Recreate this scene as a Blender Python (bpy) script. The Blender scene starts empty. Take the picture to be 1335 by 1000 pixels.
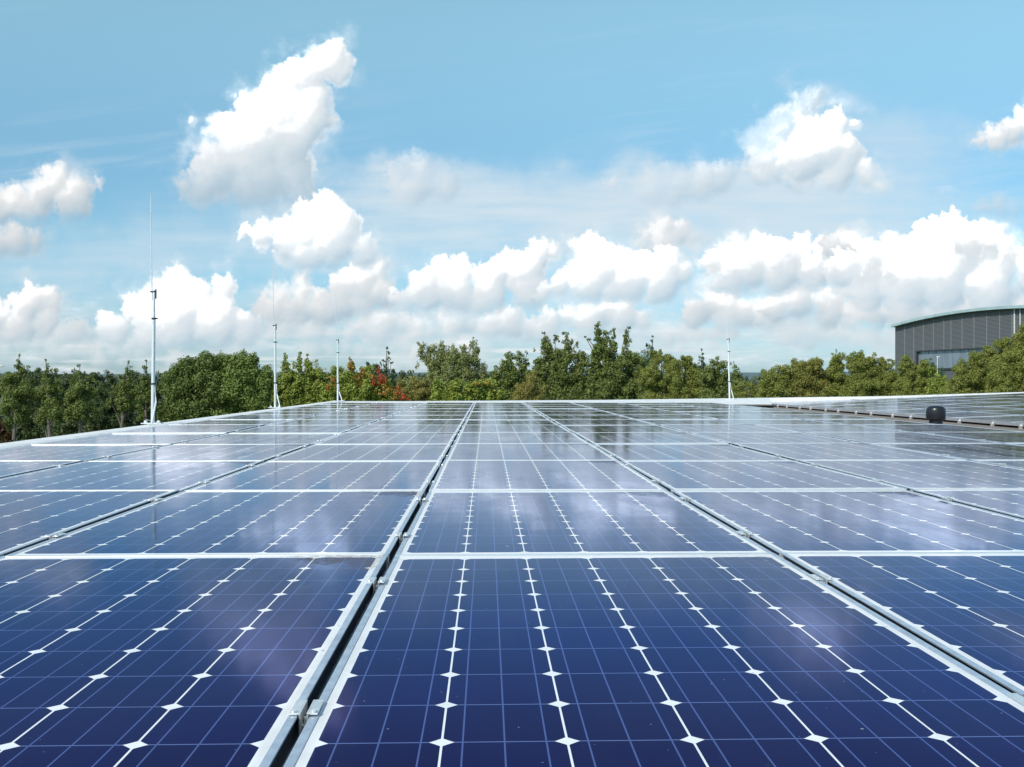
import bpy, bmesh, math, random
import numpy as np
from mathutils import Vector, Matrix

sc = bpy.context.scene
R = math.radians
ROOF = 4.2                      # height of the panel plane of the near array above the ground
CAMZ = ROOF + 0.45
FPX = 1400.0                    # focal length in pixels of the 1335 px wide photograph
YAW = R(1.37)

# ------------------------------------------------------------------ camera
cam_data = bpy.data.cameras.new('camera'); cam = bpy.data.objects.new('camera', cam_data)
sc.collection.objects.link(cam); sc.camera = cam
cam.location = (0, 0, CAMZ)
cam.rotation_euler = (R(90 - 0.12), 0, -YAW)
cam_data.sensor_width = 36.0; cam_data.lens = FPX/1335*36.0
cam_data.clip_start = 0.05; cam_data.clip_end = 9000

# ------------------------------------------------------------------ exposure
sc.view_settings.view_transform = 'Standard'; sc.view_settings.look = 'None'
sc.view_settings.exposure = 0.0; sc.view_settings.gamma = 1.0
sc.cycles.max_bounces = 6; sc.cycles.glossy_bounces = 3; sc.cycles.diffuse_bounces = 2
sc.cycles.transmission_bounces = 2; sc.cycles.transparent_max_bounces = 4
sc.cycles.use_denoising = True
sc.cycles.sample_clamp_indirect = 6.0

# ------------------------------------------------------------------ sun
SUN_EL, SUN_AZ = 42.0, 222.0    # azimuth clockwise from +Y: behind the camera, to its left
se, sa = R(SUN_EL), R(SUN_AZ)
sdir = Vector((math.sin(sa)*math.cos(se), math.cos(sa)*math.cos(se), math.sin(se)))
sl = bpy.data.lights.new('sun', 'SUN'); sl.energy = 4.0; sl.angle = R(0.55); sl.color = (1.0, 0.95, 0.87)
so = bpy.data.objects.new('sun', sl); sc.collection.objects.link(so)
so.rotation_euler = sdir.to_track_quat('Z', 'Y').to_euler()

# ------------------------------------------------------------------ node helper
class NT:
    def __init__(s, tree): s.t = tree; s.n = tree.nodes; s.l = tree.links
    def _set(s, sock, v):
        if v is None: return
        if hasattr(v, 'is_linked') or isinstance(v, bpy.types.NodeSocket): s.l.new(v, sock)
        else:
            if isinstance(v, (tuple, list)) and len(v) == 3 and sock.type == 'RGBA': v = (*v, 1)
            sock.default_value = v
    def m(s, op, a, b=None, c=None, clamp=False):
        n = s.n.new('ShaderNodeMath'); n.operation = op; n.use_clamp = clamp
        for i, v in enumerate((a, b, c)):
            if v is not None: s._set(n.inputs[i], v)
        return n.outputs[0]
    def mix(s, f, a, b, kind='RGBA', blend='MIX'):
        n = s.n.new('ShaderNodeMix'); n.data_type = kind; n.blend_type = blend
        n.clamp_factor = True
        s._set(n.inputs[0], f)
        i = {'RGBA': (6, 7, 2), 'FLOAT': (2, 3, 0)}[kind]
        s._set(n.inputs[i[0]], a); s._set(n.inputs[i[1]], b); return n.outputs[i[2]]
    def sep(s, v):
        n = s.n.new('ShaderNodeSeparateXYZ'); s._set(n.inputs[0], v); return n.outputs
    def comb(s, x, y, z=0.0):
        n = s.n.new('ShaderNodeCombineXYZ'); s._set(n.inputs[0], x); s._set(n.inputs[1], y); s._set(n.inputs[2], z); return n.outputs[0]
    def coord(s, k='Object'): return s.n.new('ShaderNodeTexCoord').outputs[k]
    def noise(s, v, scale, detail=4, rough=.55, out=0, dist=0.0):
        n = s.n.new('ShaderNodeTexNoise'); s._set(n.inputs['Vector'], v); n.inputs['Scale'].default_value = scale
        n.inputs['Detail'].default_value = detail; n.inputs['Roughness'].default_value = rough; n.inputs['Distortion'].default_value = dist
        return n.outputs[out]
    def mr(s, v, a, b, c=0.0, d=1.0, smooth=True):
        n = s.n.new('ShaderNodeMapRange'); n.interpolation_type = 'SMOOTHSTEP' if smooth else 'LINEAR'
        s._set(n.inputs[0], v)
        for i, q in enumerate((a, b, c, d)): s._set(n.inputs[i+1], q)
        return n.outputs[0]
    def vm(s, op, a, b):
        n = s.n.new('ShaderNodeVectorMath'); n.operation = op; s._set(n.inputs[0], a); s._set(n.inputs[1], b); return n.outputs[0]
    def bump(s, h, strength, dist=.01):
        n = s.n.new('ShaderNodeBump'); n.inputs['Strength'].default_value = strength; n.inputs['Distance'].default_value = dist
        s._set(n.inputs['Height'], h); return n.outputs[0]
def mat(name, base=(.5, .5, .5), rough=.5, metal=0.0, **kw):
    m = bpy.data.materials.new(name); m.use_nodes = True; b = m.node_tree.nodes['Principled BSDF']
    b.inputs['Base Color'].default_value = (*base, 1); b.inputs['Roughness'].default_value = rough; b.inputs['Metallic'].default_value = metal
    for k, v in kw.items(): b.inputs[k].default_value = v
    return m, NT(m.node_tree), b

SKY_HOR, SKY_LOW, SKY_HIGH = (.46, .68, .95), (.57, .82, .88), (1.16, 1.41, 1.15)
CLOUD_GAIN = .9
CELL_A, CELL_B, CELL_C, CELL_D = (.006, .003, .020), (.008, .005, .044), (.007, .003, .016), (.004, .006, .034)
PANEL_IOR = 1.15; CELL_GLOSS = .44
# ---- clouds begin
CW, CH = 2048, 832
U0, U1, V0, V1 = -0.76, 0.76, -0.02, 0.60
def cloud_image():
    rng = np.random.default_rng(7)
    def noise(x, y, seed):
        r = np.random.default_rng(seed); ang = r.random((256, 256)) * 6.2832
        gx, gy = np.cos(ang), np.sin(ang)
        xi = np.floor(x).astype(int); yi = np.floor(y).astype(int); fx = x - xi; fy = y - yi
        s = lambda t: t*t*t*(t*(t*6-15)+10)
        def g(a, b): return gx[(xi+a) & 255, (yi+b) & 255]*(fx-a) + gy[(xi+a) & 255, (yi+b) & 255]*(fy-b)
        u, v = s(fx), s(fy)
        return ((g(0,0)*(1-u)+g(1,0)*u)*(1-v) + (g(0,1)*(1-u)+g(1,1)*u)*v)*1.5
    def fbm(x, y, seed, octs=5, gain=.5):
        t = 0; a = 1; n = 0
        for k in range(octs):
            t = t + a*noise(x*2**k+k*17.3, y*2**k+k*9.1, seed+k); n += a; a *= gain
        return t/n
    def blur(a, s):
        n = int(s*3)+1; k = np.exp(-np.arange(-n, n+1)**2/(2*s*s)); k /= k.sum()
        p = np.pad(a, n, mode='edge')
        p = sum(k[i]*p[i:i+a.shape[0], :] for i in range(2*n+1))
        return sum(k[i]*p[:, i:i+a.shape[1]] for i in range(2*n+1))
    def sm(a, b, x):
        t = np.clip((x-a)/(b-a), 0, 1); return t*t*(3-2*t)
    # direction of every texel, written in tangent units where the photograph's scale is 1400 per unit
    u = U0 + (np.arange(CW)+.5)/CW*(U1-U0); v = V0 + (np.arange(CH)+.5)/CH*(V1-V0)
    uu, vv = np.meshgrid(u, v)
    xc = uu*math.cos(YAW) - math.sin(YAW); dc = uu*math.sin(YAW) + math.cos(YAW)
    X = 667.5 + FPX*xc/dc; Y = 497 - FPX*vv/dc
    n1 = fbm(X/60, Y/60, 11, 6, .55); n2 = fbm(X/60, Y/60, 31, 6, .55); n3 = fbm(X/14, Y/14, 51, 5, .6); n4 = fbm(X/14, Y/14, 71, 5, .6)
    nb = fbm(X/90, Y/50, 91, 4); nd = fbm(X/7, Y/7, 111, 4, .6)
    WX = X + n1*14 + n3*5; WY = Y + n2*12 + n4*5
    col = np.zeros((CH, CW, 3)); alp = np.zeros((CH, CW))
    def over(c, a):
        nonlocal col, alp
        na = a + alp*(1-a)
        col[:] = (c*a[..., None] + col*(alp*(1-a))[..., None])/np.maximum(na, 1e-5)[..., None]
        alp = na
    WHITE = np.array([1.0, 1.0, 1.0]); GREY = np.array([.70, .79, .85]); 
    # thin veils and horizon streaks first
    def veil(cx, cy, rx, ry, a, c=(.84, .905, .945)):
        d = np.sqrt(((X-cx + n1*60)/rx)**2 + ((Y-cy + n2*30)/ry)**2)
        st = .75 + .5*fbm(X/120+3, Y/16, 131, 4)
        m = sm(1.15, .1, d)*a*np.clip(st, 0, 1.4)
        over(np.broadcast_to(np.array(c), col.shape), np.clip(m, 0, 1))
    veil(760, 285, 640, 90, .95); veil(520, 240, 130, 42, .6); veil(870, 240, 150, 42, .6); veil(60, 350, 260, 40, .5); veil(640, 262, 250, 55, .5); veil(1000, 290, 330, 70, .5); veil(1180, 190, 140, 65, .6)
    veil(1050, 255, 240, 50, .8); veil(280, 320, 330, 48, .5); veil(700, 440, 1300, 80, .25, (.80, .875, .915)); veil(1080,150,80,60,.3)
    ci = sm(-.05, .6, fbm(X/300+5, (Y+X*.12)/26, 211, 6, .6))*sm(-.3, .3, fbm(X/420, Y/160, 221, 3)+.1)*(.06+.26*sm(60, 330, Y))
    over(np.broadcast_to(np.array([.88, .93, .955]), col.shape), ci)
    st = sm(.05, .5, fbm(X/220, Y/11, 151, 5, .55)) * sm(505, 470, Y)*sm(400, 455, Y)*.75
    over(np.broadcast_to(np.array([.93, .95, .96]), col.shape), st)
    bank = sm(-.12, .30, fbm(X/95, Y/30, 171, 6, .55) + .10) * sm(500, 475, Y) * sm(360, 420, Y)
    b2 = np.clip(.45 + 1.3*(fbm(X/95, (Y+7)/30, 171, 6, .55) - fbm(X/95, (Y-3)/30, 171, 6, .55)) + .5*fbm(X/30, Y/14, 191, 5, .6) + .25, 0, 1)
    over(np.array([.76, .84, .89]) + (np.array([.97, .98, .985]) - np.array([.76, .84, .89]))*b2[..., None], bank*.42)
    def cloud(lobes, base, bright=1.0, soft=1.0, grey=.55, kids=1.0, opac=1.0, basesoft=14):
        L = []
        for (cx, cy, r) in lobes:
            L.append((cx, cy, r*.92))
            for k in range(int(7*kids)):
                a = rng.uniform(-.5, math.pi+.5); q = r*rng.uniform(.28, .5)
                e = (r*.95-q*.5)*(1 if k % 3 else rng.uniform(.2, .8))
                x1, y1 = cx+math.cos(a)*e, cy-math.sin(a)*e
                L.append((x1, y1, q))
                for j in range(3):
                    b = a + rng.uniform(-1.2, 1.2); w = q*rng.uniform(.3, .55)
                    L.append((x1+math.cos(b)*(q-.4*w), y1-math.sin(b)*(q-.4*w), w))
        x0 = min(l[0]-l[2] for l in L)-40; x1 = max(l[0]+l[2] for l in L)+40; y0 = min(l[1]-l[2] for l in L)-40; y1 = min(max(l[1]+l[2] for l in L), base+20)+30
        m = (X > x0) & (X < x1) & (Y > y0) & (Y < y1)
        rows = np.where(m.any(1))[0]; cols = np.where(m.any(0))[0]
        if len(rows) == 0 or len(cols) == 0: return
        sl = (slice(rows[0], rows[-1]+1), slice(cols[0], cols[-1]+1))
        wx, wy = WX[sl], WY[sl]
        f = np.full(wx.shape, -60.0); H = np.zeros(wx.shape); Hs = np.zeros(wx.shape)
        pc = (U1-U0)/CW*FPX; X0, Y0 = X[sl][0, 0], Y[sl][0, 0]
        for (cx, cy, r) in L:
            ci = (cx-X0)/pc; cj = (Y0-cy)/pc; q = (r+24)/pc; q2 = (r*2+24)/pc
            lo = (slice(max(0, int(cj-q2)), max(0, int(cj+q)+2)), slice(max(0, int(ci-q-12)), max(0, int(ci+q)+14)))
            wxx, wyy = wx[lo], wy[lo]
            if wxx.size == 0: continue
            dy0 = wyy-cy; dy = np.where(dy0 > 0, dy0*(.5 if cy > base-75 else .8), dy0)
            dx2 = (wxx-cx)**2; d = np.sqrt(dx2 + dy**2)
            f[lo] = np.maximum(f[lo], r-d)
            d2 = dx2 + dy0**2*np.where(dy0 > 0, .6, 1.0); d = np.sqrt(d2)
            h = np.sqrt(np.maximum(r*r-d2, 0)) + (r*.35)
            h = np.where(d < r, h, 0)
            H[lo] = np.maximum(H[lo], h)
            if r > 16: Hs[lo] = np.maximum(Hs[lo], h)
        yb = base - wy + nb[sl]*12
        f2 = np.minimum(f, yb*.8+14)
        wisp = sm(-.15, .5, nb[sl])
        s = (3.4 + 13*wisp)*soft
        a = sm(-s, s, f2 + nd[sl]*2.5*soft - 1 + n3[sl]*4)
        halo = sm(-26, 4, f + n1[sl]*26 + n3[sl]*8)*.30*sm(-.3, .4, n2[sl]+nb[sl])
        a = np.maximum(a, halo)
        under = sm(-basesoft, basesoft*.9, yb + n3[sl]*5 + nb[sl]*4)
        a = a*under*opac
        H = blur(H, 1.6) ; H2 = blur(H, 5); H3 = blur(Hs + .0, 14)
        H = H + n3[sl]*3.5 + nd[sl]*1.0
        lx, ly, lz = -.42, .62, .66
        def lam(h, k):
            gy, gx = np.gradient(h); sc = CW/(U1-U0)/FPX; gx = gx*sc*k; gy = gy*sc*k
            n = np.sqrt(gx*gx+gy*gy+1); return np.clip((-gx*lx - gy*ly + lz)/n, 0, 1)
        sh = .36*lam(blur(H, 1.6), .45) + .34*lam(H2, .7) + .30*lam(H3, 1.0)
        sh = np.clip(.05 + sh*1.25 + n1[sl]*.16 + n3[sl]*.06, 0, 1)
        dep = min(max(52, (base - y0 - 40)*.62), 125)
        t = sm(dep, -4, yb + n1[sl]*30 - (X[sl]-X[sl].mean())*(.12 if dep > 100 else 0)) * grey*(1 if grey > .6 else .78)
        shade = np.clip(sh**.8*(1-t) - t*.05, 0, 1)
        thin = (1-sm(0, 10, f2))*sm(15, 55, yb)
        shade = np.maximum(shade, thin*.8)
        c = (GREY + (WHITE-GREY)*shade[..., None])*bright
        na = a + alp[sl]*(1-a)
        col[sl] = (c*a[..., None] + col[sl]*(alp[sl]*(1-a))[..., None])/np.maximum(na, 1e-5)[..., None]
        alp[sl] = na
    # far, low banks first
    cloud([(x, 452+rng.uniform(-5,5), rng.uniform(8,15)) for x in range(-250, 1800, 20) if math.sin(x/61.0)+.5*math.sin(x/23.0+1) > -.25], 464, .97, 1.6, .5, .6, .55, 9)
    cloud([(x, 436+rng.uniform(-7,7), rng.uniform(9,20)) for x in list(range(-400, 130, 22))+list(range(870, 960, 20))+list(range(1030, 1700, 21))], 447, .97, 1.4, .5, .8, .8, 9)
    cloud([(478,416,17),(496,424,22),(455,432,11),(526,420,15),(546,426,18),(575,414,13),(590,424,20),(612,420,12),(640,424,17),(662,416,20),(688,424,14),(716,420,19),(742,410,13),(766,416,22),(792,404,15),(812,408,19),(836,416,12),(365,430,22),(388,424,15),(408,432,18),(430,434,10),(560,432,14),(700,430,14)], 443, .98, 1.25, .45, 1.1, .9)
    cloud([(612,466,8),(610,455,9),(617,472,8)], 484, .97, 1.2, .2, .8, .8)
    cloud([(545,460,9),(560,465,8),(400,462,12),(130,468,14),(160,475,9),(230,462,12),(290,470,14),(740,452,9)], 478, .95, 1.5, .3, .7, .55)
    cloud([(45,390,18),(65,392,17),(28,402,18),(0,410,20),(25,428,22),(62,420,16),(100,430,14),(-30,420,26),(-70,410,22)], 446, .96, 1.1, .5)
    cloud([(365,388,19),(395,362,12),(392,382,18),(350,408,22),(385,405,24),(420,400,22),(445,385,20)], 424, .95, 1.2, .5)
    cloud([(492,350,18),(470,368,24),(500,376,20),(450,372,20),(440,395,20),(470,395,18)], 408, .97, 1.1, .45)
    cloud([(235,370,23),(215,388,26),(257,388,28),(290,374,15),(180,400,19),(150,425,20),(137,412,10),(230,418,34),(280,418,32),(318,424,22),(195,430,26)], 449, 1.0, .9, .4)
    cloud([(930,388,18),(950,393,20),(905,405,18),(975,404,18),(950,415,20),(1000,410,16)], 430, .97, 1.2, .5)
    cloud([(1040,388,22),(1012,397,18),(1080,402,24),(1130,408,26),(1180,405,28),(1220,408,22),(1260,402,24),(1300,405,26),(1340,400,26),(1390,398,26)], 428, .97, 1.1, .6)
    cloud([(865,296,19),(842,306,13),(888,300,15),(903,310,9),(870,315,20)], 332, .96, 1.3, .35, 1, .9)
    cloud([(702,326,18),(722,322,12),(668,342,18),(684,352,24),(640,358,22),(602,350,17),(574,350,15),(556,375,22),(525,388,18),(592,376,26),(636,382,24),(690,372,24),(620,392,20)], 400, 1.0, .95, .45)
    cloud([(770,322,20),(788,342,26),(757,350,15),(812,343,19),(842,340,19),(872,342,20),(888,352,15),(820,364,26),(770,368,23),(733,368,17),(707,380,14),(860,364,24),(800,375,16)], 390, 1.02, .8, .4)
    cloud([(940,332,18),(962,325,19),(990,320,15),(1012,325,18),(1042,322,16),(1070,326,16),(928,346,12),(980,345,26),(1020,350,30),(958,355,22),(1062,350,26),(940,365,14)], 376, 1.0, .95, .5)
    cloud([(1108,312,17),(1085,318,14),(1120,330,20)], 350, .95, 1.2, .5)
    cloud([(1240,288,18),(1215,308,25),(1190,324,23),(1162,330,23),(1132,337,24),(1102,347,24),(1280,305,18),(1300,306,15),(1250,325,34),(1300,338,30),(1345,350,28),(1230,360,38),(1180,366,36),(1130,370,28),(1290,372,34),(1380,360,30),(1430,350,34)], 402, 1.02, .85, .45)
    cloud([(1270,322,16),(1250,318,10),(1290,326,14),(1325,344,14),(1310,352,12)], 338, .97, 1.5, .6, .8, .7)
    cloud([(1140,360,16),(1120,366,12),(1160,366,12),(1085,350,10)], 374, .97, 1.6, .6, .8, .6)
    # upper clouds
    cloud([(545,226,26),(515,224,16),(580,238,20),(530,245,24)], 262, .97, 2.6, .35, .8, .62, 22)
    cloud([(880,238,26),(915,232,24),(850,245,18),(800,240,9),(940,226,18)], 262, .97, 2.6, .4, .8, .6, 22)
    cloud([(1060,128,16),(1040,150,24),(1015,172,26),(985,196,18),(1000,212,26),(1040,215,28)], 245, .98, 2.6, .2, .8, .75, 24)
    cloud([(1088,160,20),(1055,176,26),(1072,190,32),(1045,205,26),(1100,198,24),(1130,224,17),(1146,240,10),(1090,222,24),(1112,160,9)], 246, 1.02, 1.0, .4)
    cloud([(1300,178,17),(1322,168,17),(1345,156,22),(1280,182,10),(1380,150,28)], 196, .98, 1.3, .3)
    cloud([(1300,266,14),(1280,270,10),(1320,268,10)], 282, .92, 2.2, .3, .8, .5)
    cloud([(76,232,22),(102,246,20),(50,250,24),(20,258,24),(92,264,22),(40,274,26),(-5,265,26),(130,236,5),(-50,260,34),(-100,250,30)], 290, .95, 1.1, .55)
    cloud([(18,312,20),(-5,315,22),(42,310,12),(-45,312,24)], 330, .93, 1.2, .45)
    cloud([(428,78,25),(440,92,18),(398,92,27),(366,122,34),(345,155,38),(330,190,42),(378,180,40),(300,172,27),(288,212,32),(340,232,38),(398,150,34),(412,128,24),(262,236,21),(238,240,11),(385,228,30),(250,155,5),(370,140,38)], 268, 1.0, .95, .85, 1, 1, 20)
    cloud([(426,262,20),(402,290,30),(440,292,28),(378,306,24),(345,303,15),(320,301,9),(430,316,28),(470,323,20),(488,322,8),(400,322,24)], 346, 1.03, .8, .45)
    # high cloud above the frame, seen only in reflections and from elsewhere
    for k in range(9):
        cx, cy = rng.uniform(-350, 1700), rng.uniform(-480, -120)
        cloud([(cx+rng.normal()*45, cy+rng.normal()*22, rng.uniform(18, 42)) for _ in range(9)], cy+40, .98, 1.3, .5)
    low = sm(520, 440, Y)
    col2 = np.clip(col, 0, 1.05)
    fade = sm(0, .06, (uu-U0))*sm(0, .06, (U1-uu))*sm(0, .1, (V1-vv))
    return col2.astype(np.float32), (alp*fade).astype(np.float32), X, Y
# ------------------------------------------------------------------ world: Nishita sky, cumulus computed per direction
SKY_STRENGTH = 0.15
world = bpy.data.worlds.new('World'); sc.world = world; world.use_nodes = True
w = NT(world.node_tree); w.n.clear()
wo = w.n.new('ShaderNodeOutputWorld'); bg = w.n.new('ShaderNodeBackground'); bg.inputs[1].default_value = SKY_STRENGTH
w.l.new(bg.outputs[0], wo.inputs[0])
sky = w.n.new('ShaderNodeTexSky'); sky.sky_type = 'NISHITA'; sky.sun_disc = False
sky.sun_elevation = se; sky.sun_rotation = sa; sky.air_density = 1.0; sky.dust_density = 0.6; sky.ozone_density = 1.6
ccol, calp, _x, _y = cloud_image()
def make_image(name, arr):
    im = bpy.data.images.new(name, CW, CH, alpha=False, float_buffer=True); im.colorspace_settings.name = 'Non-Color'
    px = np.ones((CH, CW, 4), np.float32); px[..., :3] = arr if arr.ndim == 3 else arr[..., None]
    im.pixels.foreach_set(px.ravel()); im.update(); return im
lin = np.clip(ccol, 0, 2)**2.2*.97; lin = lin*(1 + CLOUD_GAIN*np.clip((lin[..., :1]-.76)/.24, 0, 1)**2)
im_c = make_image('cloud_light', lin); im_a = make_image('cloud_cover', calp)
d = w.coord('Generated'); dx, dy, dz = w.sep(d)
front = w.m('GREATER_THAN', dy, 0.05); ys = w.m('MAXIMUM', dy, 0.05)
tu = w.m('DIVIDE', w.m('SUBTRACT', w.m('DIVIDE', dx, ys), U0), U1-U0)
tv = w.m('DIVIDE', w.m('SUBTRACT', w.m('DIVIDE', dz, ys), V0), V1-V0)
def tex(im, ext):
    n = w.n.new('ShaderNodeTexImage'); n.image = im; n.extension = ext; n.interpolation = 'Linear'
    w.l.new(w.comb(tu, tv, 0.0), n.inputs[0]); return n.outputs[0]
cov = w.m('MULTIPLY', tex(im_a, 'CLIP'), front)
ccolr = tex(im_c, 'EXTEND')
# sky colour: the Nishita sky, tinted to the photograph's cyan blue, paler low down
elev = w.m('ARCSINE', w.m('MAXIMUM', dz, 0.0))
tint = w.mix(w.mr(elev, R(8), R(21), 0, 1), w.mix(w.mr(elev, R(0), R(9), 0, 1), SKY_HOR, SKY_LOW), SKY_HIGH)
skyc = w.mix(1.0, sky.outputs[0], tint, blend='MULTIPLY')
# loose broken cloud for the rest of the sky
pl = w.comb(w.m('DIVIDE', dx, w.m('ADD', w.m('ABSOLUTE', dz), .12)), w.m('DIVIDE', dy, w.m('ADD', w.m('ABSOLUTE', dz), .12)), 0.0)
oc = w.mr(w.noise(pl, .9, 6, .6), .52, .68)
inside = w.m('MULTIPLY', front, w.m('MULTIPLY', w.mr(tu, -.02, .06), w.m('MULTIPLY', w.mr(tu, 1.02, .94), w.mr(tv, 1.0, .84))))
oc = w.m('MULTIPLY', w.m('MULTIPLY', oc, w.m('SUBTRACT', 1.0, inside)), .85)
k = 1.0/SKY_STRENGTH
skyc = w.mix(oc, skyc, (.72*k, .76*k, .80*k))
cs = w.n.new('ShaderNodeVectorMath'); cs.operation = 'SCALE'; w.l.new(ccolr, cs.inputs[0]); cs.inputs['Scale'].default_value = k
col = w.mix(cov, skyc, cs.outputs[0])
w.l.new(col, bg.inputs[0])
world.cycles.sampling_method = 'MANUAL'; world.cycles.sample_map_resolution = 1024

# ------------------------------------------------------------------ object helpers
COL = sc.collection
def link(o): COL.objects.link(o); return o
def props(o, label=None, cat=None, group=None, kind=None):
    if label: o['label'] = label
    if cat: o['category'] = cat
    if group: o['group'] = group
    if kind: o['kind'] = kind
    return o
def empty(name, loc=(0, 0, 0), rot=(0, 0, 0), **kw):
    o = bpy.data.objects.new(name, None); o.empty_display_size = .1; link(o); o.location = loc; o.rotation_euler = rot
    return props(o, **kw)
class MB:
    def __init__(s): s.v = []; s.f = []
    def box(s, x0, x1, y0, y1, z0, z1):
        b = len(s.v)
        s.v += [(x, y, z) for z in (z0, z1) for y in (y0, y1) for x in (x0, x1)]
        s.f += [tuple(b+i for i in q) for q in ((0, 2, 3, 1), (4, 5, 7, 6), (0, 1, 5, 4), (2, 6, 7, 3), (0, 4, 6, 2), (1, 3, 7, 5))]; return s
    def tube(s, pts, rad, seg=10, cap=True):
        pts = [Vector(p) for p in pts]; rad = rad if isinstance(rad, (list, tuple)) else [rad]*len(pts); b = len(s.v)
        for i, p in enumerate(pts):
            t = (pts[min(i+1, len(pts)-1)] - pts[max(i-1, 0)]).normalized()
            a = t.orthogonal().normalized() if abs(t.z) < .95 else (Vector((1, 0, 0)) - t*t.x).normalized()
            c = t.cross(a)
            for k in range(seg):
                an = 2*math.pi*k/seg; q = p + (a*math.cos(an) + c*math.sin(an))*rad[i]; s.v.append(tuple(q))
        for i in range(len(pts)-1):
            for k in range(seg):
                k2 = (k+1) % seg; s.f.append((b+i*seg+k, b+i*seg+k2, b+(i+1)*seg+k2, b+(i+1)*seg+k))
        if cap:
            s.f.append(tuple(b+k for k in reversed(range(seg)))); s.f.append(tuple(b+(len(pts)-1)*seg+k for k in range(seg)))
        return s
    def lathe(s, prof, seg=28, c=(0, 0)):
        b = len(s.v)
        for r, z in prof:
            for k in range(seg): s.v.append((c[0]+r*math.cos(2*math.pi*k/seg), c[1]+r*math.sin(2*math.pi*k/seg), z))
        for i in range(len(prof)-1):
            for k in range(seg):
                k2 = (k+1) % seg; s.f.append((b+i*seg+k, b+i*seg+k2, b+(i+1)*seg+k2, b+(i+1)*seg+k))
        s.f.append(tuple(b+k for k in reversed(range(seg)))); s.f.append(tuple(b+(len(prof)-1)*seg+k for k in range(seg))); return s
    def poly(s, pts, faces): b = len(s.v); s.v += pts; s.f += [tuple(b+i for i in f) for f in faces]; return s
    def build(s, name, m, parent=None, smooth=False, bevel=0, **kw):
        me = bpy.data.meshes.new(name); me.from_pydata(s.v, [], s.f); me.materials.append(m)
        if smooth: me.polygons.foreach_set('use_smooth', [True]*len(me.polygons))
        me.update(); o = link(bpy.data.objects.new(name, me)); o.parent = parent
        if smooth:
            try: me.set_sharp_from_angle(angle=R(40))
            except Exception: pass
        if bevel:
            bv = o.modifiers.new('bevel', 'BEVEL'); bv.width = bevel; bv.segments = 2; bv.limit_method = 'ANGLE'
        return props(o, **kw)
def copy_tree(o, parent=None, depth=2):
    c = o.copy(); link(c); c.parent = parent
    if depth:
        for ch in list(o.children): copy_tree(ch, c, depth-1)
    return c
def ray(px, py, D):
    """point at depth D in front of the camera, seen at that place of the photograph"""
    xc = (px-667.5)/FPX*D; zc = -(py-497)/FPX*D
    return Vector((xc*math.cos(YAW) + D*math.sin(YAW), D*math.cos(YAW) - xc*math.sin(YAW), CAMZ + zc))
ORD = ['nearest', 'second', 'third', 'fourth', 'fifth', 'sixth', 'seventh', 'eighth', 'ninth', 'tenth', 'eleventh', 'twelfth', 'thirteenth', 'fourteenth']
NTH = ['first'] + ORD[1:]

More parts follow.
